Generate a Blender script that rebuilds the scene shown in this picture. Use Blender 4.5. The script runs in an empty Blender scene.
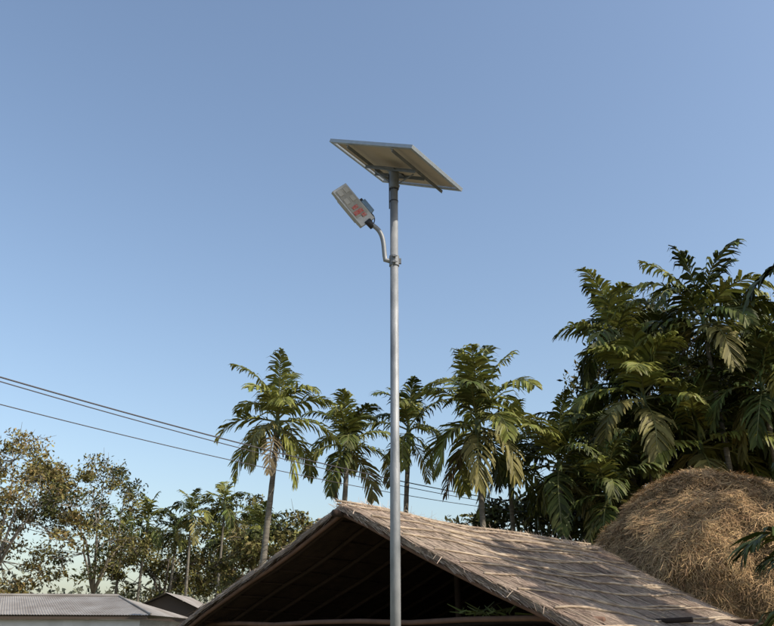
import bpy, math, random
import numpy as np
from mathutils import Vector, Matrix, noise
C=bpy.context; D=bpy.data
sc=C.scene
# ---------------------------------------------------------------- materials
def mat(name,base,rough=0.8,metal=0.0,var=0.0,nscale=5.0,stretch=(1,1,1),bump=0.0,bscale=20,island=0.0,transl=0.0,alt=None,spec=0.3,hue=0.0):
    m=D.materials.new(name); m.use_nodes=True
    nt=m.node_tree; N=nt.nodes; L=nt.links
    b=N['Principled BSDF']; out=N['Material Output']
    b.inputs['Roughness'].default_value=rough; b.inputs['Metallic'].default_value=metal
    b.inputs['Specular IOR Level'].default_value=spec
    tc=N.new('ShaderNodeTexCoord'); mp=N.new('ShaderNodeMapping'); mp.inputs['Scale'].default_value=stretch
    L.new(tc.outputs['Object'],mp.inputs['Vector'])
    nz=N.new('ShaderNodeTexNoise'); nz.inputs['Scale'].default_value=nscale; nz.inputs['Detail'].default_value=6
    L.new(mp.outputs[0],nz.inputs['Vector'])
    mx=N.new('ShaderNodeMix'); mx.data_type='RGBA'
    a2=alt if alt else tuple(c*0.55 for c in base)
    mx.inputs[6].default_value=(*base,1); mx.inputs[7].default_value=(*a2,1)
    mr=N.new('ShaderNodeMapRange'); mr.inputs[1].default_value=0.35; mr.inputs[2].default_value=0.68
    mr.inputs[3].default_value=0; mr.inputs[4].default_value=max(var,0.001)
    L.new(nz.outputs['Fac'],mr.inputs[0]); L.new(mr.outputs[0],mx.inputs[0])
    col=mx.outputs[2]
    if island>0:
        g=N.new('ShaderNodeNewGeometry'); hs=N.new('ShaderNodeHueSaturation')
        r=N.new('ShaderNodeMapRange'); r.inputs[3].default_value=1-island; r.inputs[4].default_value=1+island
        L.new(g.outputs['Random Per Island'],r.inputs[0]); L.new(r.outputs[0],hs.inputs['Value'])
        if hue>0:
            m1=N.new('ShaderNodeMath'); m1.operation='MULTIPLY'; m1.inputs[1].default_value=7.31
            m2=N.new('ShaderNodeMath'); m2.operation='FRACT'
            r2=N.new('ShaderNodeMapRange'); r2.inputs[3].default_value=0.5-hue; r2.inputs[4].default_value=0.5+hue*0.4
            L.new(g.outputs['Random Per Island'],m1.inputs[0]); L.new(m1.outputs[0],m2.inputs[0]); L.new(m2.outputs[0],r2.inputs[0]); L.new(r2.outputs[0],hs.inputs['Hue'])
        L.new(col,hs.inputs['Color']); col=hs.outputs[0]
    L.new(col,b.inputs['Base Color'])
    if bump>0:
        nb=N.new('ShaderNodeTexNoise'); nb.inputs['Scale'].default_value=bscale; nb.inputs['Detail'].default_value=5
        L.new(mp.outputs[0],nb.inputs['Vector'])
        bp=N.new('ShaderNodeBump'); bp.inputs['Strength'].default_value=bump; bp.inputs['Distance'].default_value=0.03
        L.new(nb.outputs['Fac'],bp.inputs['Height']); L.new(bp.outputs[0],b.inputs['Normal'])
    if transl>0:
        t=N.new('ShaderNodeBsdfTranslucent'); L.new(col,t.inputs['Color'])
        ms=N.new('ShaderNodeMixShader'); ms.inputs[0].default_value=transl
        L.new(b.outputs[0],ms.inputs[1]); L.new(t.outputs[0],ms.inputs[2]); L.new(ms.outputs[0],out.inputs[0])
    return m
M={}
M['frond']=mat('areca_leaf',(0.15,0.165,0.036),0.5,island=0.5,hue=0.025,transl=0.2,spec=0.2,var=0.4,nscale=2,alt=(0.165,0.16,0.036))
M['frond_dark']=mat('areca_leaf_dark',(0.062,0.078,0.018),0.55,island=0.55,hue=0.03,spec=0.18,var=0.4,nscale=2)
M['frond_old']=mat('areca_leaf_old',(0.17,0.15,0.045),0.6,island=0.4,transl=0.15)
M['frond_dead']=mat('areca_leaf_dead',(0.11,0.085,0.045),0.8,island=0.4)
M['rachis']=mat('areca_rachis',(0.15,0.15,0.05),0.5)
M['shaft']=mat('areca_crownshaft',(0.09,0.12,0.04),0.4,var=0.5,nscale=4)
M['ptrunk']=mat('areca_trunk_bark',(0.20,0.18,0.145),0.85,var=0.9,nscale=3,stretch=(1,1,6),bump=0.5,alt=(0.09,0.08,0.062))
M['fruit']=mat('areca_fruit',(0.08,0.10,0.035),0.6,island=0.3)
M['leafA']=mat('leaf_olive',(0.13,0.122,0.038),0.6,island=0.5,hue=0.04,spec=.12)
M['leafB']=mat('leaf_dark',(0.046,0.053,0.017),0.6,island=0.5,hue=0.03,spec=.12)
M['leafC']=mat('leaf_yellow',(0.19,0.16,0.055),0.6,island=0.4,hue=0.04,spec=.12)
M['leafD']=mat('leaf_distant_hazy',(0.11,0.12,0.085),0.8,island=0.4,hue=0.03,spec=.1)  # distance haze mixed into this paler leaf colour
M['bark']=mat('tree_bark',(0.15,0.125,0.10),0.9,var=0.8,nscale=4,bump=0.6)
M['barkpale']=mat('tree_bark_pale',(0.25,0.22,0.18),0.9,var=0.8,nscale=4,bump=0.6)
M['steel']=mat('galvanised_steel',(0.30,0.31,0.32),0.55,metal=0.3,var=1.0,nscale=9,stretch=(1,1,0.4),alt=(0.17,0.18,0.19),bump=0.08,bscale=60)
M['alu']=mat('aluminium_frame',(0.36,0.40,0.44),0.45,metal=0.4,var=0.3,nscale=20)
M['rail']=mat('painted_angle_iron',(0.20,0.21,0.22),0.5,metal=0.3,var=0.5,nscale=12)
M['backsheet']=mat('panel_backsheet',(0.46,0.40,0.32),0.7,var=0.45,nscale=4,alt=(0.34,0.30,0.24))
M['cell']=mat('solar_cells',(0.012,0.02,0.06),0.12,spec=0.6)
M['black']=mat('black_plastic',(0.03,0.03,0.035),0.5)
M['lampbody']=mat('lamp_housing',(0.40,0.40,0.39),0.45,metal=0.25,var=0.5,nscale=14)
M['lens']=mat('lamp_diffuser',(0.33,0.31,0.27),0.45,var=0.8,nscale=18,alt=(0.22,0.21,0.19))
M['led']=mat('led_modules',(0.37,0.35,0.31),0.4)
M['red']=mat('red_sticker',(0.42,0.05,0.04),0.55,var=.8,nscale=45,alt=(0.4,0.30,0.27))
M['bluegrey']=mat('driver_box_metal',(0.16,0.24,0.34),0.4,metal=0.3,var=0.4,nscale=30)
M['thatch']=mat('thatch_base',(0.36,0.28,0.21),0.95,var=1.0,nscale=1.8,bump=0.9,bscale=25,alt=(0.19,0.14,0.105))
M['under']=mat('thatch_underside_shaded',(0.055,0.035,0.025),0.95,var=0.9,nscale=5,bump=0.6,bscale=25)  # thatch seen from below, roof shade put into the colour
M['straw']=mat('thatch_straw',(0.48,0.385,0.29),0.85,island=0.55,hue=0.015,var=1.0,nscale=1.3,alt=(0.27,0.20,0.15))
M['hay']=mat('hay_base',(0.28,0.18,0.085),0.95,var=0.9,nscale=3,bump=1,bscale=20,alt=(0.12,0.075,0.035))
M['haystraw']=mat('hay_straw',(0.50,0.345,0.17),0.8,island=0.6,hue=0.015,var=0.9,nscale=1.7,alt=(0.27,0.17,0.08))
M['bamboo']=mat('bamboo_pole',(0.46,0.37,0.27),0.7,var=1,nscale=4,alt=(0.18,0.13,0.09))
M['bamboodark']=mat('bamboo_rafter_shaded',(0.045,0.028,0.02),0.85,var=0.7,nscale=5)  # frame bamboo with the hut's inner shade darkened into its colour
M['rafterlit']=mat('bamboo_rafter_lit',(0.16,0.09,0.06),0.8,var=0.7,nscale=5)  # lit counterpart for gable rafters and tie beam, light painted in
M['mat']=mat('bamboo_mat_wall_shaded',(0.04,0.03,0.022),0.9,var=0.7,nscale=8,stretch=(1,1,5),bump=0.5)  # near-black colour carries the shade inside the hut
M['tin']=mat('weathered_tin',(0.31,0.29,0.265),0.65,metal=0.1,var=1,nscale=1.5,alt=(0.21,0.185,0.16))
M['plaster']=mat('lime_washed_wall',(0.58,0.57,0.54),0.9,var=0.7,nscale=2,alt=(0.40,0.39,0.36))
M['darkwood']=mat('dark_timber',(0.08,0.06,0.045),0.85)
M['glass']=mat('window_dark',(0.02,0.02,0.02),0.2)
M['concrete']=mat('footing_concrete',(0.34,0.33,0.31),0.9,var=0.6,nscale=8,bump=0.4)
M['wire']=mat('cable_rubber',(0.06,0.055,0.06),0.6)
M['ground']=mat('dry_earth_and_grass',(0.20,0.16,0.11),0.95,var=1.0,nscale=0.25,bump=0.5,bscale=6,alt=(0.10,0.115,0.05))

# ---------------------------------------------------------------- mesh helpers
class MB:
    def __init__(s): s.v=[];s.f=[];s.m=[];s.mats=[]
    def mi(s,k):
        if k not in s.mats: s.mats.append(k)
        return s.mats.index(k)
    def add(s,vs,fs,k):
        o=len(s.v); s.v.extend([tuple(p) for p in vs]); i=s.mi(k)
        for f in fs: s.f.append(tuple(o+a for a in f)); s.m.append(i)
    def tube(s,pts,rad,k,n=8,cap=True):
        pts=[Vector(p) for p in pts]
        if not hasattr(rad,'__len__'): rad=[rad]*len(pts)
        vs=[];fs=[]; ref=None
        for i,p in enumerate(pts):
            t=(pts[min(i+1,len(pts)-1)]-pts[max(i-1,0)])
            if t.length<1e-9: t=Vector((0,0,1))
            t.normalize()
            if ref is None: ref=t.orthogonal().normalized()
            ref=(ref-t*ref.dot(t)); ref=ref.normalized() if ref.length>1e-6 else t.orthogonal().normalized()
            b=t.cross(ref)
            for j in range(n):
                a=2*math.pi*j/n
                vs.append(p+(ref*math.cos(a)+b*math.sin(a))*rad[i])
        for i in range(len(pts)-1):
            for j in range(n):
                fs.append((i*n+j,i*n+(j+1)%n,(i+1)*n+(j+1)%n,(i+1)*n+j))
        if cap: fs.append(tuple(range(n))[::-1]); fs.append(tuple((len(pts)-1)*n+j for j in range(n)))
        s.add(vs,fs,k)
    def box(s,c,ax,ay,az,k,taper=1.0):
        c=Vector(c);ax=Vector(ax);ay=Vector(ay);az=Vector(az)
        vs=[]
        for z in(-1,1):
            t=1 if z<0 else taper
            for y in(-1,1):
                for x in(-1,1): vs.append(c+ax*(x*t/2)+ay*(y*t/2)+az*(z/2))
        s.add(vs,[(0,2,3,1),(4,5,7,6),(0,1,5,4),(1,3,7,5),(3,2,6,7),(2,0,4,6)],k)
    def obj(s,name,loc=(0,0,0),parent=None,smooth=False,bevel=0):
        me=D.meshes.new(name); me.from_pydata(s.v,[],s.f)
        for k in s.mats: me.materials.append(M[k])
        me.polygons.foreach_set('material_index',s.m)
        if smooth: me.polygons.foreach_set('use_smooth',[True]*len(s.f))
        me.update()
        o=D.objects.new(name,me); sc.collection.objects.link(o); o.location=loc
        if bevel:
            b=o.modifiers.new('bevel','BEVEL'); b.width=bevel; b.segments=2; b.limit_method='ANGLE'
        if parent: o.parent=parent
        return o
def quads(V,k,name,parent=None,loc=(0,0,0)):
    n=len(V); me=D.meshes.new(name)
    me.vertices.add(n*4); me.vertices.foreach_set('co',V.astype(np.float32).ravel())
    me.loops.add(n*4); me.loops.foreach_set('vertex_index',np.arange(n*4,dtype=np.int32))
    me.polygons.add(n); me.polygons.foreach_set('loop_start',np.arange(0,n*4,4,dtype=np.int32))
    try: me.polygons.foreach_set('loop_total',np.full(n,4,dtype=np.int32))
    except Exception: pass
    ks=k if isinstance(k,tuple) else (k,)
    for q in ks: me.materials.append(M[q])
    me.update(calc_edges=True); me.validate()
    o=D.objects.new(name,me); sc.collection.objects.link(o); o.location=loc
    if parent: o.parent=parent
    return o
def empty(name,loc=(0,0,0)):
    e=D.objects.new(name,None); sc.collection.objects.link(e); e.location=loc; e.empty_display_size=0.3
    return e

# ---------------------------------------------------------------- areca palm
def frond(mb,rng,base,az,el0,length,droop,leafk,nleaf=26,leaflen=0.6,seg=10,wid=0.05):
    h=Vector((math.cos(az),math.sin(az),0)); p=Vector(base)
    pts=[p.copy()]; dirs=[]
    tw=rng.uniform(-0.7,0.7); bend=rng.uniform(-0.3,0.3)
    side0=Vector((-math.sin(az),math.cos(az),0))
    for i in range(seg):
        t=(i+0.5)/seg
        e=max(el0-droop*(t**1.6),math.radians(-86))
        d=(h*math.cos(e)+Vector((0,0,1))*math.sin(e)+side0*bend*t).normalized()
        dirs.append(d); p=p+d*(length/seg); pts.append(p.copy())
    dirs.append(dirs[-1])
    mb.tube(pts,[0.026*(1-0.8*i/seg)+0.004 for i in range(seg+1)],'rachis' if leafk!='frond_dead' else leafk,n=4,cap=False)
    hang=rng.uniform(.45,1.0)
    for j in range(nleaf):
        t=0.14+0.86*j/(nleaf-1)
        x=t*seg; i=min(int(x),seg-1); f=x-i
        q=pts[i].lerp(pts[i+1],f); d=dirs[i]
        sd=side0-d*side0.dot(d); sd=sd.normalized()
        up=sd.cross(d).normalized()
        if up.dot(h*math.sin(el0)*-1+Vector((0,0,1)))<0: up=-up
        R=Matrix.Rotation(tw*t,3,d); sd=R@sd; up=R@up
        prof=math.sin(math.pi*min(1,(0.22+0.78*t)))**0.5*0.8+0.25
        for s in(-1,1):
            if rng.random()<0.06: continue
            ll=leaflen*prof*rng.uniform(0.78,1.12)
            fw=0.6+1.1*t*t+rng.uniform(-.18,.18)
            dd=(sd*s+d*fw+up*rng.uniform(-0.05,0.4)).normalized()
            g=Vector((0,0,-1))
            d1=(dd+g*rng.uniform(0.0,0.25)).normalized(); d2=(dd+g*hang*rng.uniform(0.4,1.0)).normalized(); d3=(dd+g*hang*rng.uniform(1.1,2.6)).normalized()
            wv=d1.cross(up); wv=wv.normalized() if wv.length>.1 else d
            wv=(wv+up*rng.uniform(-.6,.6)).normalized()
            w=wid*rng.uniform(0.7,1.25)
            a=q; b=q+d1*ll*0.35; c=b+d2*ll*0.37; e_=c+d3*ll*.28
            mb.add([a-wv*w*.2,a+wv*w*.2,b+wv*w*.5,b-wv*w*.5,c+wv*w*.4,c-wv*w*.4,e_+wv*w*.1,e_-wv*w*.1],[(0,1,2,3),(3,2,4,5),(5,4,6,7)],leafk)
def palm(loc,h,scale=1.0,n=13,seed=0,dark=0.3,lean=(0,0),nleaf=28,name='areca_palm',flen=1.92,wid=0.066,old=0.12,dead=1,tr=0.070,elmax=86,elmin=-34):
    rng=random.Random(seed); root=empty(name,loc)
    x,y=lean
    tp=MB(); pts=[];rad=[]
    shaft=0.75*scale; th=h-shaft
    ns=max(10,int(th*5)); ph=rng.uniform(0,6.28); wob=rng.uniform(.02,.07)
    for i in range(ns+1):
        t=i/ns; pts.append(Vector((x*t*t+wob*math.sin(t*5+ph)-wob*math.sin(ph),y*t*t+wob*math.cos(t*4+ph)-wob*math.cos(ph),th*t)))
        rad.append((tr*(1.35-0.5*t) if t>0.05 else tr*1.7)*(1.0+(0.07 if i%2 else 0)))
    tp.tube(pts,rad,'ptrunk',n=10); tp.obj('trunk',parent=root,smooth=True)
    top=pts[-1]; cs=MB()
    cs.tube([top+Vector((0,0,-0.02)),top+Vector((0,0,.15*scale)),top+Vector((0,0,.45*scale)),top+Vector((0,0,.8*scale))],[tr*0.95,tr*1.25,tr*.95,tr*.45],'shaft',n=10)
    for k in range(2):
        az=rng.uniform(0,6.28)
        for q in range(10):
            a2=az+rng.uniform(-.7,.7); l=rng.uniform(.2,.4)*scale
            p0=top+Vector((0,0,-.02)); p1=p0+Vector((math.cos(a2)*l*.6,math.sin(a2)*l*.6,-.02)); p2=p1+Vector((math.cos(a2)*.1,math.sin(a2)*.1,-l))
            cs.tube([p0,p1,p2],[.008,.012,.018],'fruit',n=4)
    cs.obj('crownshaft',parent=root,smooth=True)
    ct=top+Vector((0,0,.62*scale)); fb=MB()
    ga=rng.uniform(0,6.28)
    for i in range(n):
        t=i/(n-1)
        el=math.radians(elmax-(elmax-elmin)*t**1.2+rng.uniform(-9,9)); az=ga+i*2.399+rng.uniform(-.4,.4)
        dr=math.radians(rng.uniform(55,105)+25*t)*(0.6 if t<0.12 else 1)
        L=flen*scale*rng.uniform(.8,1.1)*(.85 if t<.1 else 1)
        lk='frond_dark' if rng.random()<dark else 'frond'
        if t>0.8 and rng.random()<old*3: lk='frond_old'
        frond(fb,rng,ct+Vector((0,0,-.3*t*scale)),az,el,L,dr,lk,nleaf=nleaf,leaflen=.56*scale,wid=wid*scale)
    for i in range(dead):
        frond(fb,rng,top+Vector((0,0,.2*scale)),rng.uniform(0,6.28),math.radians(-35),flen*scale*.8,math.radians(60),'frond_dead' if rng.random()<.5 else 'frond_old',nleaf=nleaf,leaflen=.42*scale,wid=wid*.6*scale)
    fb.tube([ct,ct+Vector((.05,0,.5*scale)),ct+Vector((.12,.03,.95*scale))],[.03,.02,.005],'rachis',n=5)
    fb.obj('fronds',parent=root)
    return root

# ---------------------------------------------------------------- broadleaf tree
def tree(loc,h,crown_r,crown_h,seed=0,leaf=('leafA',),nclump=70,per=110,lsize=.14,clr=.7,bark='bark',trunk_r=.22,name='broadleaf_tree',bare=0.0,fork=.35):
    rng=random.Random(seed); nr=np.random.default_rng(seed)
    root=empty(name,loc); tb=MB()
    cz=h-crown_h
    fk=Vector((rng.uniform(-.3,.3),rng.uniform(-.3,.3),h*fork))
    tb.tube([(0,0,-.1),(fk.x*.3,fk.y*.3,h*fork*.5),fk],[trunk_r*1.3,trunk_r,trunk_r*.85],bark,n=9)
    limbs=[]
    nl=7
    for i in range(nl):
        az=i*6.283/nl+rng.uniform(-.4,.4); rr=crown_r*rng.uniform(.35,.75)
        end=Vector((math.cos(az)*rr,math.sin(az)*rr,cz+crown_h*rng.uniform(.25,.8)))
        if i==0: end=Vector((rng.uniform(-.3,.3),rng.uniform(-.3,.3),h*.9))
        mid=fk.lerp(end,.5)+Vector((rng.uniform(-.4,.4),rng.uniform(-.4,.4),rng.uniform(-.1,.5)))
        P=[fk,fk.lerp(mid,.5)+Vector((0,0,.1)),mid,mid.lerp(end,.5)+Vector((rng.uniform(-.2,.2),rng.uniform(-.2,.2),.1)),end]
        tb.tube(P,[trunk_r*.6,trunk_r*.45,trunk_r*.33,trunk_r*.22,trunk_r*.08],bark,n=6)
        limbs.append(P)
    V=[]
    for c in range(nclump):
        while True:
            q=Vector((rng.uniform(-1,1),rng.uniform(-1,1),rng.uniform(-1,1)))
            if .25<q.length<=1: break
        if rng.random()<.6: q=q.normalized()*rng.uniform(.75,1.05)
        zz=q.z
        cen=Vector((q.x*crown_r,q.y*crown_r,cz+crown_h*.5+zz*crown_h*.5))
        cen+=Vector((noise.noise(cen*.4+Vector((seed,0,0))),noise.noise(cen*.4+Vector((0,seed,0))),noise.noise(cen*.5)))*crown_r*.35
        best=min((p for L_ in limbs for p in L_[1:]),key=lambda p:(p-cen).length)
        m_=best.lerp(cen,.5)+Vector((rng.uniform(-.15,.15),rng.uniform(-.15,.15),rng.uniform(-.1,.2)))
        tb.tube([best,m_,cen],[trunk_r*.14,trunk_r*.09,.012],bark,n=4,cap=False)
        for e in range(4):
            e2=cen+Vector((rng.gauss(0,1),rng.gauss(0,1),rng.gauss(0,.8)))*clr*.6
            tb.tube([m_.lerp(cen,rng.random()),e2],[.02,.006],bark,n=3,cap=False)
        if rng.random()<bare: continue
        k=int(per*rng.uniform(.5,1.4)); r_=clr*rng.uniform(.6,1.3)
        P=np.clip(nr.normal(0,1,(k,3)),-1.6,1.6)*np.array([r_,r_,r_*.6])*.55+np.array(cen)
        V.append(P)
    P=np.concatenate(V); n=len(P)
    a=nr.normal(0,1,(n,3)); a/=np.linalg.norm(a,axis=1)[:,None]
    b=nr.normal(0,1,(n,3)); b-=a*np.sum(a*b,1)[:,None]; b/=np.linalg.norm(b,axis=1)[:,None]
    s=(lsize*nr.uniform(.6,1.3,n))[:,None]
    Q=np.stack([P-a*s,P+b*s*.42,P+a*s,P-b*s*.42],1)
    tb.obj('trunk_and_limbs',parent=root,smooth=True)
    me=quads(Q,leaf,'crown_leaves',parent=root)
    if len(leaf)>1:
        ids=[ (1 if noise.noise(Vector(p)*.55+Vector((seed*3.1,0,0)))>.12 else 0) for p in P]
        me.data.polygons.foreach_set('material_index',ids)
    return root

# ---------------------------------------------------------------- ground & sky
g=MB(); 
n=60; R=1500
xs=[math.copysign(abs(t)**2.2,t)*R for t in np.linspace(-1,1,n)]
g.add([(x,y,0.0 if abs(x)<60 and abs(y)<60 else noise.noise(Vector((x,y,0))*.01)*.6-.3) for y in xs for x in xs],[(j*n+i,j*n+i+1,(j+1)*n+i+1,(j+1)*n+i) for j in range(n-1) for i in range(n-1)],'ground')
g.obj('ground',smooth=True)

SUN=Vector((0.79,-0.42,0.80)).normalized()
el=math.asin(SUN.z); az=math.atan2(SUN.x,SUN.y)
w=D.worlds.new('World'); sc.world=w; w.use_nodes=True
nt=w.node_tree; bg=nt.nodes['Background']; sk=nt.nodes.new('ShaderNodeTexSky'); sk.sky_type='NISHITA'
sk.sun_disc=False; sk.sun_elevation=el; sk.sun_rotation=az; sk.air_density=1.25; sk.dust_density=2.2; sk.ozone_density=2.1; sk.altitude=0
hsn=nt.nodes.new('ShaderNodeHueSaturation'); hsn.inputs['Saturation'].default_value=.96; hsn.inputs['Value'].default_value=1.38
nt.links.new(sk.outputs[0],hsn.inputs['Color']); nt.links.new(hsn.outputs[0],bg.inputs[0]); bg.inputs[1].default_value=0.138
sl=D.lights.new('sun','SUN'); sl.energy=5.0; sl.angle=math.radians(.53); sl.color=(1,.915,.79)
so=D.objects.new('sun',sl); sc.collection.objects.link(so); so.rotation_euler=SUN.to_track_quat('Z','Y').to_euler(); so.location=(20,-5,25)

# ---------------------------------------------------------------- solar street lamp
lx,ly=0.08,8.0
lamp=empty('solar_street_lamp',(lx,ly,0))
p=MB()
p.tube([(0,0,0),(0,0,3.2),(0,0,3.22),(0,0,6.5)],[.050,.050,.046,.045],'steel',n=28)
p.obj('pole',parent=lamp,smooth=True)
p=MB(); p.box((0,0,.12),(.6,0,0),(0,.6,0),(0,0,.26),'concrete',taper=.85)
p.box((0,0,.26),(.26,0,0),(0,.26,0),(0,0,.015),'steel'); p.obj('footing',parent=lamp,bevel=.01)
AB=Vector((.93,-.62,-.50)); AD=Vector((.616,.914,.009))
lu=AB.length; lv=AD.length
eu=AB.normalized(); ev=(AD-eu*AD.dot(eu)).normalized(); en=eu.cross(ev); 
if en.z<0: en=-en
pc=Vector((0.03,0,6.69))
p=MB()
p.box(pc+en*.012,eu*(lu-.05),ev*(lv-.05),en*.004,'backsheet')
p.obj('panel_backsheet',parent=lamp)
p=MB()
nx,ny=9,6
for i in range(nx):
    for j in range(ny):
        p.box(pc+en*.0165+eu*((i+.5)/nx-.5)*(lu-.07)+ev*((j+.5)/ny-.5)*(lv-.07),eu*((lu-.07)/nx-.004),ev*((lv-.07)/ny-.004),en*.003,'cell')
p.obj('panel_cells',parent=lamp)
p=MB()
for s in(-1,1):
    p.box(pc+ev*s*(lv/2-.006),eu*lu,ev*.012,en*.042,'alu'); p.box(pc+ev*s*(lv/2-.027)-en*.019,eu*(lu-.03),ev*.03,en*.003,'alu')
    p.box(pc+eu*s*(lu/2-.006),ev*(lv-.025),eu*.012,en*.041,'alu'); p.box(pc+eu*s*(lu/2-.027)-en*.0195,ev*(lv-.086),eu*.03,en*.003,'alu')
p.obj('panel_frame',parent=lamp,bevel=.002)
p=MB()
for s in(-.27,.27):
    c=pc+eu*s*lu-en*.04
    p.box(c,ev*(lv-.02),eu*.035,en*.004,'rail'); p.box(c+eu*.017-en*.018,ev*(lv-.02),eu*.004,en*.036,'rail')
for s in(-.10,.10):
    c=pc+ev*s-en*.078
    p.box(c,eu*(lu*.62),ev*.03,en*.004,'rail'); p.box(c+ev*.015-en*.015,eu*(lu*.62),ev*.004,en*.03,'rail')
p.box(pc-en*.088,eu*.16,ev*.24,en*.008,'rail')
p.tube([(0,0,6.37),(0,0,6.59)],.058,'rail',n=20)
p.box(pc-eu*.15+ev*.3+Vector((0,0,-.01)),eu*.12,ev*.09,en*.03,'black')
for s in(-1,1): p.tube([Vector((0,0,6.42)),Vector((0,0,6.42))+eu*s*.02,pc+eu*s*lu*.24-en*.09],.009,'rail',n=6)
p.obj('panel_bracket',parent=lamp)
p=MB()
def bez(a,b,c,d,n=12):
    return [Vector(a)*(1-t)**3+Vector(b)*3*t*(1-t)**2+Vector(c)*3*t*t*(1-t)+Vector(d)*t**3 for t in [i/n for i in range(n+1)]]
Aend=Vector((-.27,-.03,5.90))
arm=[Vector((-.04,-.0,5.45)),Vector((-.06,-.01,5.452))]+bez((-.10,-.01,5.46),(-.125,-.01,5.66),(-.10,-.02,5.82),Aend)
p.tube(arm,.026,'steel',n=14)
p.obj('arm',parent=lamp,smooth=True)
p=MB()
p.tube([(0,0,5.39),(0,0,5.51)],.056,'rail',n=20)
for z in(5.415,5.485):
    p.box((0,-.062,z),(.03,0,0),(0,.04,0),(0,0,.022),'rail'); p.tube([(-.03,-.07,z),(.035,-.07,z)],.007,'steel',n=6)
p.box((.062,0,5.45),(.03,0,0),(0,.03,0),(0,0,.06),'rail')
p.obj('arm_clamp',parent=lamp)
p=MB()
p.tube([pc-eu*.15+ev*.2-en*.03,Vector((-.06,-.02,6.55)),Vector((-.053,-.02,6.4)),Vector((-.052,-.02,6.1))],.006,'black',n=6)
for z in(6.2,6.35): p.tube([(0,0,z),(0,0,z+.012)],.049,'black',n=20)
p.obj('panel_cable',parent=lamp)
d=Vector((-.33,-.117,.383)); wv=Vector((.15,.054,.147)); 
dl=d.length; du=d.normalized(); wu=(wv-du*wv.dot(du)).normalized(); nu=du.cross(wu)
if nu.y>0: nu=-nu
W=.21; Lh=.52
c0=Aend+du*(.03+Lh/2)
p=MB()
p.box(c0-nu*.03,du*Lh,wu*W,nu*.05,'lampbody',taper=1.0)
p.box(c0-nu*.075,du*(Lh*.8),wu*(W*.8),nu*.04,'lampbody')
for i in range(9): p.box(c0-nu*.105+wu*(i/8-.5)*W*.7,du*(Lh*.62),wu*.006,nu*.03,'lampbody')
p.obj('lamp_housing',parent=lamp,bevel=.008)
p=MB()
p.box(c0+du*.04-nu*.003,du*(Lh*.74),wu*(W*.80),nu*.006,'lens')
for i in range(2):
    for j in range(2):
        p.box(c0+du*(.13+(i-.5)*.12)+nu*.002+wu*(j-.5)*.09,du*.07,wu*.055,nu*.005,'led')
p.obj('lamp_diffuser',parent=lamp)
p=MB(); p.box(c0-du*.10+nu*.0025-wu*.015,du*.05,wu*.13,nu*.004,'red')
p.box(c0-du*.035+nu*.003-wu*.01,du*.04,wu*.08,nu*.004,'red'); p.box(c0-du*.16+nu*.0035+wu*.02,du*.04,wu*.06,nu*.004,'red')
p.obj('sticker',parent=lamp)
p=MB(); p.tube([Aend-du*.05,Aend+du*.0,Aend+du*.05],[.034,.038,.042],'black',n=12); p.obj('lamp_neck',parent=lamp,smooth=True)
p=MB(); cb=c0+wu*.135-du*.10-nu*.05
p.box(cb,du*.17,wu*.06,nu*.10,'bluegrey'); p.box(cb+wu*.032,du*.13,wu*.01,nu*.07,'lampbody'); p.box(cb+du*.1+wu*.0,du*.04,wu*.04,nu*.05,'black')
p.tube(bez(cb-du*.08,cb-du*.16+Vector((0,0,.02)),Aend+Vector((.06,0,.05)),Aend+Vector((.03,0,-.02))),.007,'black',n=6)
p.obj('driver_box',parent=lamp,bevel=.005)

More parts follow.
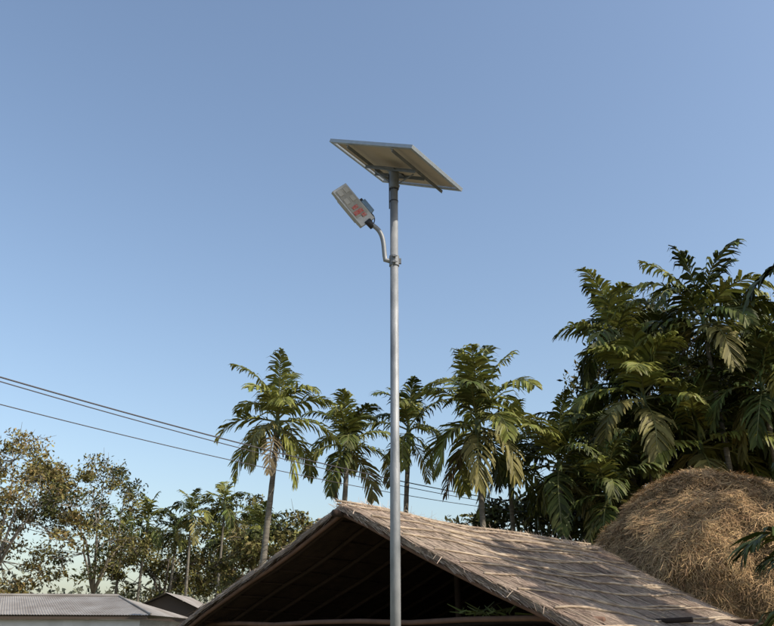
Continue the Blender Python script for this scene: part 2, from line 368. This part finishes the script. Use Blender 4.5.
# ---------------------------------------------------------------- thatched hut
HO=Vector((-.697,12,0)); he=Vector((1,1,0)).normalized(); hf=Vector((1,-1,0)).normalized()
hut=empty('thatched_hut',HO)
RZ=3.40
def ridge(a): return RZ-.10*(a/6.9)+.02*math.sin(a*1.7)-.05*math.sin(math.pi*min(max(a/6.9,0),1))
def rp(a,c,side,off=0.0):
    sl=.4255 if side>0 else .388
    z=ridge(a)-sl*c-.05*math.sin(math.pi*min(c/4.5,1))*.6+.035*noise.noise(Vector((a*1.1,c*1.1,side*7)))+.045*noise.noise(Vector((a*.5,c*.5,side*3)))
    nrm=Vector((0,0,1))*1.0+hf*side*sl; nrm.normalize()
    return he*a+hf*(c*side)+Vector((0,0,z))+nrm*off
def Lr(c,side): return (6.9-.50*c) if side>0 else 6.9
CM={1:4.45,-1:4.6}
for side in(1,-1):
    na,nc=50,34; vs=[]
    for off in(0.0,-.07):
        for j in range(nc+1):
            c=CM[side]*j/nc
            for i in range(na+1):
                a=Lr(c,side)*i/na
                if i==0: a+=.05*noise.noise(Vector((c*3,0,3)))
                if i==na: a+=.09*noise.noise(Vector((c*3,5,3)))
                cc=c+(0.05*noise.noise(Vector((a*4,2,0))) if j==nc else 0)
                vs.append(rp(a,cc,side,off+(.02*noise.noise(Vector((a*6,c*3,1))) if off==0 else 0)))
    W_=na+1; T=(na+1)*(nc+1); fs=[]; fu=[]
    for j in range(nc):
        for i in range(na):
            q=(j*W_+i,j*W_+i+1,(j+1)*W_+i+1,(j+1)*W_+i); fs.append(q); fu.append(tuple(T+x for x in q[::-1]))
    for i in range(na):
        fs.append((i,T+i,T+i+1,i+1)); o=nc*W_; fs.append((o+i,o+i+1,T+o+i+1,T+o+i))
    for j in range(nc):
        fs.append((j*W_,(j+1)*W_,T+(j+1)*W_,T+j*W_)); o=na; fs.append((j*W_+o,T+j*W_+o,T+(j+1)*W_+o,(j+1)*W_+o))
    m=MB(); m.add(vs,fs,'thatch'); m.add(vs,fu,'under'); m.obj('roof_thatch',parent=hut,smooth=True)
    rng=random.Random(5+side); Q=[]
    ncourse=11
    for k in range(44000 if side>0 else 6000):
        cs_=rng.randrange(ncourse); c=CM[side]*(cs_+rng.uniform(-.05,.95))/ncourse; c=max(c,0)
        a=rng.uniform(-.03,Lr(c,side)+.03)
        if noise.noise(Vector((a*1.6,c*2.6,11)))>.15 and rng.random()<.8: continue
        l=rng.uniform(.12,.5); w_=rng.uniform(.002,.007); dv=rng.gauss(0,.12)
        if rng.random()<.10: dv=rng.gauss(0,.7); l*=.7
        o1=rng.uniform(.0,.02)+.012*((cs_+1)-c/CM[side]*ncourse); o2=rng.uniform(.01,.04)
        p0=rp(a,c,side,o1); p1=rp(a+dv*l,min(c+l,CM[side]+.12),side,o2)
        u=he*w_
        Q.append([p0-u,p0+u,p1+u*.6,p1-u*.6])
    for k in range(2200):
        c=rng.uniform(0,CM[side]); l=rng.uniform(.06,.24); w_=rng.uniform(.003,.008)
        p0=rp(rng.uniform(0,.1),c,side,-rng.uniform(0,.07)); dr=(-he*rng.uniform(.02,.4)+hf*side*1.0+Vector((0,0,-.5*rng.uniform(.6,1.5)))).normalized()
        p1=p0+dr*l; u=(he*.6+Vector((0,0,.8)))*w_
        Q.append([p0-u,p0+u,p1+u*.5,p1-u*.5])
    for k in range(900):
        a=rng.uniform(0,6.9); p0=rp(a,rng.uniform(0,.15),side,.03); p1=p0+(he*rng.gauss(0,.8)+hf*side*rng.uniform(-.4,1)+Vector((0,0,rng.uniform(-.3,.5)))).normalized()*rng.uniform(.05,.2); u=he*.004+Vector((0,0,.003))
        Q.append([p0-u,p0+u,p1+u*.5,p1-u*.5])
        c=rng.uniform(0,CM[side]); p0=rp(Lr(c,side)-.05,c,side,rng.uniform(-.05,.03)); p1=p0+(he*rng.uniform(.2,1)+hf*side*rng.uniform(.2,1)).normalized()*rng.uniform(.06,.25)+Vector((0,0,-.05)); u=hf*.004+Vector((0,0,.003))
        Q.append([p0-u,p0+u,p1+u*.5,p1-u*.5])
    for k in range(2500):
        c=CM[side]; a=rng.uniform(0,Lr(c,side)); l=rng.uniform(.1,.3); w_=rng.uniform(.004,.01)
        p0=rp(a,c-.05,side,-rng.uniform(0,.07)); p1=p0+(hf*side*.8+Vector((0,0,-.8*rng.uniform(.5,1.5)))+he*rng.gauss(0,.15)).normalized()*l; u=he*w_
        Q.append([p0-u,p0+u,p1+u*.5,p1-u*.5])
    quads(np.array([[tuple(p) for p in q] for q in Q]),'straw','roof_straw',parent=hut)
    m=MB()
    for c in [.10,.50,.94,1.36,1.80,2.2,2.64,3.1,3.56,4.0,4.32]:
        c+=rng.uniform(-.06,.06)
        for rep in range(2):
            a=rng.uniform(0,.1) if rep==0 else rng.uniform(1,3); E=Lr(c,side)-rng.uniform(0,.3) if rep else rng.uniform(3.5,Lr(c,side))
            off=rep*.045; sk_=rng.uniform(-.03,.03)
            pts=[rp(a+(E-a)*i/14,max(c+off+.03*math.sin(i*.7+c*3)+sk_*(i-7)/2,0),side,.042) for i in range(15)]
            m.tube(pts,[.011+.009*rng.random() for _ in pts],'bamboo',n=5)
    for k in range(14):
        a=.3+k*.46+rng.uniform(-.15,.15); c0_=rng.uniform(.0,.9); c1_=min(CM[side],rng.uniform(2.0,4.4))
        if a<Lr(c1_,side)-.1:
            m.tube([rp(a+rng.uniform(-.03,.03),c0_+(c1_-c0_)*i/8,side,.032) for i in range(9)],.008,'bamboo',n=5)
    m.obj('roof_battens',parent=hut,smooth=True)
    m=MB()
    for a in [.07,.16,.8,1.45,2.1,2.8,3.5,4.2,4.9,5.5]:
        cm=CM[side]-.05
        if a>Lr(cm,side): cm=max(1,(6.9-a)/.5-.2) if side>0 else cm
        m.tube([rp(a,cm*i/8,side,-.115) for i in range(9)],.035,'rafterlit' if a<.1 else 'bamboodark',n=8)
    for c in [.3,.8,1.3,1.8,2.3,2.8,3.3,3.8,4.3]:
        m.tube([rp(.02+(Lr(c,side)-.1)*i/8,c,side,-.085) for i in range(9)],.016,'bamboodark',n=6)
    m.obj('rafters',parent=hut,smooth=True)
m=MB()
m.tube([he*(-.12+7*i/16)+Vector((0,0,ridge(7*i/16)-.13)) for i in range(17)],.05,'bamboodark',n=10)
m.tube([he*(-.06+6.9*i/16)+Vector((0,0,ridge(7*i/16)+.05))+hf*.02*math.sin(i) for i in range(17)],[.020]*17,'bamboo',n=8)
m.obj('ridge_pole',parent=hut,smooth=True)
m=MB()
for a in(.45,2.6,4.7,6.5):
    for c in(-3.9,0,3.9):
        if c>0 and a>Lr(3.9,1): continue
        s_=1 if c>=0 else -1; z=ridge(a)-(.4255 if s_>0 else .388)*abs(c)-.2
        if a==.45 and c==0: continue
        m.tube([he*a+hf*c,he*(a+.02)+hf*(c+.02)+Vector((0,0,z*.5)),he*a+hf*c+Vector((0,0,z))],[.065,.058,.05],'bamboodark',n=10)
    cmx=3.95 if a<4.9 else 3.4
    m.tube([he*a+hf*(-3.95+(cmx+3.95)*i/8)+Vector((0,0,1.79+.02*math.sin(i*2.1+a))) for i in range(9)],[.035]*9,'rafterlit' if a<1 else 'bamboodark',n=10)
for c in(-3.9,3.9):
    E=6.6 if c<0 else 4.7
    m.tube([he*.1+hf*c+Vector((0,0,1.66)),he*E+hf*c+Vector((0,0,1.60))],.045,'bamboodark',n=8)
m.obj('frame',parent=hut,smooth=True)
m=MB()
def wall(p0,p1,z0,z1a,z1b,th=.04):
    p0=Vector(p0);p1=Vector(p1);t=(p1-p0).normalized().cross(Vector((0,0,1)))*th/2
    vs=[p0-t,p1-t,p1-t+Vector((0,0,z1b)),p0-t+Vector((0,0,z1a)),p0+t,p1+t,p1+t+Vector((0,0,z1b)),p0+t+Vector((0,0,z1a))]
    m.add(vs,[(0,1,2,3),(7,6,5,4),(0,3,7,4),(1,5,6,2),(3,2,6,7),(0,4,5,1)],'mat')
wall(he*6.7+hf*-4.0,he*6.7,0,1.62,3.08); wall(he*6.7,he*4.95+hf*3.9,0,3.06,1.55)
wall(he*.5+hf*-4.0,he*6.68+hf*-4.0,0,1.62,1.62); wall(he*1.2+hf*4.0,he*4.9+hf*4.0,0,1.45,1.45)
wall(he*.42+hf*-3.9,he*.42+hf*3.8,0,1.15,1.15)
m.obj('light_block_mat_walls',parent=hut)  # walls added to block light and keep the interior dark
rng=random.Random(3); m=MB()
for i in range(60):
    p0=he*(.5+rng.uniform(-.1,.25))+hf*(2.15+rng.uniform(-.3,.4))+Vector((0,0,1.84+rng.uniform(0,.06)))
    p1=p0+hf*rng.uniform(-.2,.2)+he*rng.uniform(-.15,.15)+Vector((0,0,rng.uniform(-.05,.12)))
    u=Vector((0,0,.014)); m.add([p0-u,p0+u,p1+u*.3,p1-u*.3],[(0,1,2,3)],'frond_dark')
m.obj('leaf_bundle',parent=hut)

# ---------------------------------------------------------------- haystack
hs=empty('haystack',(7.15,18,0)); m=MB(); nu_,nv_=96,50; vs=[]
def hp(th,ph,off=0):
    r=2.75*math.sin(min(ph,math.pi/2)); z=2.05+2.90*math.cos(min(ph,math.pi/2))
    if ph>math.pi/2: z=2.05*(1-(ph-math.pi/2)/(.6)); r=2.75-.5*(ph-math.pi/2)/.6
    v=Vector((math.cos(th)*r,math.sin(th)*r,z))
    nn=Vector((v.x/2.75,v.y/2.75,max(v.z-2.05,0)/3)).normalized()
    f=.20*noise.noise(v*.8)+.13*noise.noise(v*1.9)+.10*noise.noise(v*4.3)+.06*noise.noise(v*9)
    return v+nn*(f+off),nn
for j in range(nv_+1):
    for i in range(nu_): vs.append(hp(i*6.2832/nu_,.001+(math.pi/2+.6)*j/nv_)[0])
m.add(vs,[(j*nu_+i,j*nu_+(i+1)%nu_,(j+1)*nu_+(i+1)%nu_,(j+1)*nu_+i) for j in range(nv_) for i in range(nu_)],'hay')
m.obj('hay_mound',parent=hs,smooth=True)
rng=random.Random(9); Q=[]
for k in range(85000):
    th=rng.uniform(math.pi*.75,math.pi*2.1) if rng.random()<.9 else rng.uniform(0,6.28)
    ph=math.acos(1-rng.random()) if rng.random()<.88 else rng.uniform(math.pi/2,math.pi/2+.58)
    c,nn=hp(th,ph,rng.uniform(0,.05)); 
    dn=Vector((0,0,-1)); dn=(dn-nn*dn.dot(nn)); dn=dn.normalized() if dn.length>.05 else Vector((1,0,0))
    sd=dn.cross(nn); ang=rng.gauss(.5*noise.noise(c*1.3)*3,1.0); dv=dn*math.cos(ang)+sd*math.sin(ang)
    l=rng.uniform(.06,.26); w_=rng.uniform(.0025,.006); bw=dv.cross(nn)*w_+nn*rng.uniform(-.5,.5)*w_
    e=c+dv*l+nn*rng.uniform(-.03,.11)+Vector((0,0,-.02))
    Q.append([c-bw,c+bw,e+bw*.6,e-bw*.6])
quads(np.array([[tuple(p) for p in q] for q in Q]),'haystraw','loose_straw',parent=hs)

# ---------------------------------------------------------------- areca palms
P=[ # x,y,h,scale,n,seed,dark,lean
 (-2.95,20,7.0,.97,17,11,.1,(.1,0)),
 (-1.2,21.3,6.7,.92,16,12,.3,(.08,0)),
 (.60,23,7.5,.95,14,13,.4,(.07,0)),
 (2.55,21,7.3,1.27,18,14,.2,(-.06,0)),
 (3.6,23.5,6.8,1.0,14,15,.6,(0,0)),
 (4.65,21.5,6.2,1.1,15,16,.7,(0,0)),
 (6.1,24,7.3,1.1,14,17,.7,(-.1,0)),
 (7.3,22,8.3,1.35,17,18,.4,(.05,0)),
 (7.3,24,10.8,1.25,16,19,.5,(-.05,0)),
 (9.2,21.7,10.5,1.35,18,20,.6,(0,0)),
 (10.3,21,8.3,1.3,16,21,.75,(0,0)),
 (10.4,23.5,7.6,1.3,16,22,.75,(0,0)),
 (8.6,24.0,9.0,1.3,16,23,.7,(0,0)),
 (5.6,20.8,5.3,1.0,13,24,.8,(0,0)),
 (11.7,22.4,9.7,1.35,17,25,.6,(0,0)),
 (8.6,21.8,6.9,1.3,16,26,.7,(0,0)),
 (6.4,22.5,6.0,1.2,15,27,.8,(0,0)),
 (12.0,21.2,7.4,1.3,15,28,.7,(0,0)),
]
for (x,y,h,s,n_,sd,dk,ln) in P:
    palm((x,y,0),h,s,n_,sd,dk,ln,wid=.066 if x<4 else .076)
# palms standing right of the view (their crowns shade the roof)
palm((7.4,10.5,0),6.7,1.15,19,31,.6,elmin=-15,nleaf=34,wid=.085)
palm((9.2,12.5,0),7.8,1.2,17,32,.6)
palm((7.9,8.6,0),6.6,1.2,19,35,.6,nleaf=34,wid=.085)
palm((9.6,15.4,0),7.0,1.15,12,34,.6)
palm((5.25,9.6,0),2.3,.95,14,33,.8,tr=.05,nleaf=34)
rng=random.Random(77)
for i,(x,y,h) in enumerate([(-14.0,48,8.2),(-12.6,49,7.6),(-11.2,47,8.4),(-9.6,48,9.0),(-8.2,50,8.0),(-16.0,50,7.6),(-10.3,52,7.4),(-6.9,46,7.4)]):
    palm((x,y,0),h,rng.uniform(.9,1.15),14,60+i,.6,nleaf=16,wid=.09)

# ---------------------------------------------------------------- broadleaf trees
tree((-20.6,44,0),11.8,3.9,8.2,1,('leafC','leafA'),90,200,.12,.85,'barkpale',.20,bare=.12)
tree((-16.0,45,0),10.6,3.0,6.5,2,('leafA','leafB'),58,150,.11,.7,'barkpale',.16,bare=.15)
tree((-13.6,52,0),8.0,3.2,5.5,3,('leafA','leafB'),50,130,.14,.8,'bark',.2)
tree((-10.2,55,0),10.2,2.4,6,4,('leafB','leafA'),45,130,.14,.8,'bark',.2)
tree((-24,40,0),8,3.5,6,5,('leafC','leafA'),50,160,.13,.8,'bark',.2)
tree((-4.6,38,0),6.9,2.6,5,6,('leafA','leafB'),50,170,.13,.75,'bark',.16)
tree((-.9,36,0),6.7,2.4,5,7,('leafA','leafC'),50,150,.12,.7,'bark',.16)
tree((3.2,38,0),6.3,3.0,4.6,8,('leafB','leafA'),55,150,.15,.8,'bark',.18)
tree((9.9,28,0),13.2,3.0,8,9,('leafB','leafA'),100,200,.11,.75,'bark',.28)
tree((14.0,27,0),12.2,3.4,9,10,('leafB','leafA'),95,170,.12,.8,'bark',.28)
tree((8.2,27,0),8.2,3.0,6.5,13,('leafB','leafB'),75,140,.15,.85,'bark',.2)
tree((12.2,25,0),7.6,3.2,6.4,14,('leafB','leafB'),80,140,.15,.85,'bark',.2)
tree((5.6,29,0),6.4,2.4,5,15,('leafB','leafA'),60,150,.13,.75,'bark',.18)
nr=np.random.default_rng(4); cs=[]
for i in range(420):
    x=nr.uniform(-75,75); y=nr.uniform(66,82); hh=5.2+1.6*noise.noise(Vector((x*.09,0,0)))*2+nr.uniform(-.6,.6)
    z=nr.uniform(.5,hh); k=120; r_=1.0
    cs.append(nr.normal(0,1,(k,3))*np.array([r_*1.2,r_,r_*.7])+np.array([x,y,z]))
Pn=np.concatenate(cs); n=len(Pn)
a=nr.normal(0,1,(n,3)); a/=np.linalg.norm(a,axis=1)[:,None]; b=nr.normal(0,1,(n,3)); b-=a*np.sum(a*b,1)[:,None]; b/=np.linalg.norm(b,axis=1)[:,None]
s=(.3*nr.uniform(.6,1.3,n))[:,None]
quads(np.stack([Pn-a*s,Pn+b*s*.5,Pn+a*s,Pn-b*s*.5],1),'leafD','distant_tree_belt')

# ---------------------------------------------------------------- tin-roofed shed (left)
sh=empty('tin_roofed_shed',(-13,26.5,0)); m=MB()
def corr(m,p00,p10,p01,p11,n,amp,k):
    p00,p10,p01,p11=map(Vector,(p00,p10,p01,p11)); nn=(p10-p00).cross(p01-p00).normalized()
    vs=[]
    for i in range(n+1):
        t=i/n; o=nn*amp*math.sin(i*math.pi/2)
        vs+= [p00.lerp(p10,t)+o,p01.lerp(p11,t)+o]
    m.add(vs,[(2*i,2*i+2,2*i+3,2*i+1) for i in range(n)],k)
corr(m,(-7,-1.7,2.22),(6.15,-1.7,2.17),(-7,1,2.86),(4.3,1,2.80),640,.008,'tin')
corr(m,(6.15,-1.7,2.17),(6.15,3.7,2.17),(4.3,1,2.80),(4.3,1.05,2.80),160,.008,'tin')
corr(m,(6.15,3.7,2.17),(-7,3.7,2.22),(4.3,1.02,2.80),(-7,1.02,2.86),400,.008,'tin')
m.tube([(-7,1,2.88),(4.3,1,2.82)],.05,'tin',n=8); m.tube([(4.3,1,2.82),(6.15,-1.7,2.2)],.03,'tin',n=8)
m.obj('corrugated_roof',parent=sh)
m=MB(); m.box((-.6,-1.66,2.10),(13.3,0,0),(0,.03,0),(0,0,.08),'darkwood'); m.obj('fascia',parent=sh)
m=MB(); m.box((-.6,-1.45,1.03),(12.8,0,0),(0,.15,0),(0,0,2.06),'plaster'); m.box((5.72,1,1.03),(.15,0,0),(0,4.7,0),(0,0,2.06),'plaster'); m.box((-.6,3.3,1.03),(12.8,0,0),(0,.15,0),(0,0,2.06),'plaster')
m.obj('walls',parent=sh)
m=MB()
for x in(-5,-2,1.2,4): m.box((x,-1.54,1.0),(.9,0,0),(0,.04,0),(0,0,.8),'glass'); m.box((x,-1.56,.57),(1.05,0,0),(0,.08,0),(0,0,.06),'darkwood')
m.obj('windows',parent=sh)
sh=empty('small_tin_house',(-8.2,33,0)); m=MB()
corr(m,(-1.5,-1.6,2.45),(-1.5,2.5,2.45),(0,-1.6,3.1),(0,2.5,3.1),100,.012,'tin'); corr(m,(1.5,-1.6,2.45),(1.5,2.5,2.45),(0,-1.6,3.105),(0,2.5,3.105),100,.012,'tin')
m.obj('corrugated_roof',parent=sh)
m=MB(); m.add([(-1.3,-1.3,0),(1.3,-1.3,0),(1.3,-1.3,2.5),(0,-1.3,3.04),(-1.3,-1.3,2.5),(-1.3,2.3,0),(1.3,2.3,0),(1.3,2.3,2.5),(0,2.3,3.04),(-1.3,2.3,2.5)],[(0,1,2,3,4),(9,8,7,6,5),(0,4,9,5),(1,6,7,2)],'darkwood'); m.obj('walls',parent=sh)
m=MB(); m.box((.3,-1.33,1),(.8,0,0),(0,.05,0),(0,0,2),'plaster'); m.obj('door',parent=sh)
m=MB(); m.box((0,0,1.5),(7,0,0),(0,.15,0),(0,0,3.0),'plaster')
for i in range(5): m.box((-3.5+1.75*i,-.1,1.55),(.25,0,0),(0,.2,0),(0,0,3.2),'plaster')
m.obj('boundary_wall',loc=(-10.5,42,0))

# ---------------------------------------------------------------- overhead cables with their poles
def cable(a,b,sag,r,m):
    a=Vector(a);b=Vector(b)
    m.tube([a.lerp(b,i/40)-Vector((0,0,4*sag*(i/40)*(1-i/40))) for i in range(41)],r,'wire',n=5)
m=MB()
A=Vector((-9.5,8.4,5.82)); B=Vector((7.2,30,5.9))
cable(A,B,.50,.014,m); cable(A+Vector((0,0,-.03)),B+Vector((0,0,-.12)),.54,.010,m)
cable(A+Vector((0.0,.1,-.46)),B+Vector((0,0,-.22)),.52,.009,m)
m.obj('overhead_cables')
for q in(A,B):
    m=MB(); m.tube([(0,0,0),(0,0,6.6)],[.10,.07],'concrete',n=12); m.box((0,-.1,q.z+.05),(.7,0,0),(0,.06,0),(0,0,.06),'rail')
    m.obj('utility_pole',loc=(q.x,q.y+.12,0),smooth=False)

# ---------------------------------------------------------------- camera
cam=D.cameras.new('camera'); cam.lens=800/774*36; cam.sensor_width=36; cam.clip_end=5000; cam.clip_start=.05
co=D.objects.new('camera',cam); sc.collection.objects.link(co); co.location=(0,0,1.6); co.rotation_euler=(math.radians(90+22),0,0)
sc.camera=co
sc.view_settings.view_transform='Standard'; sc.view_settings.look='None'; sc.view_settings.exposure=0
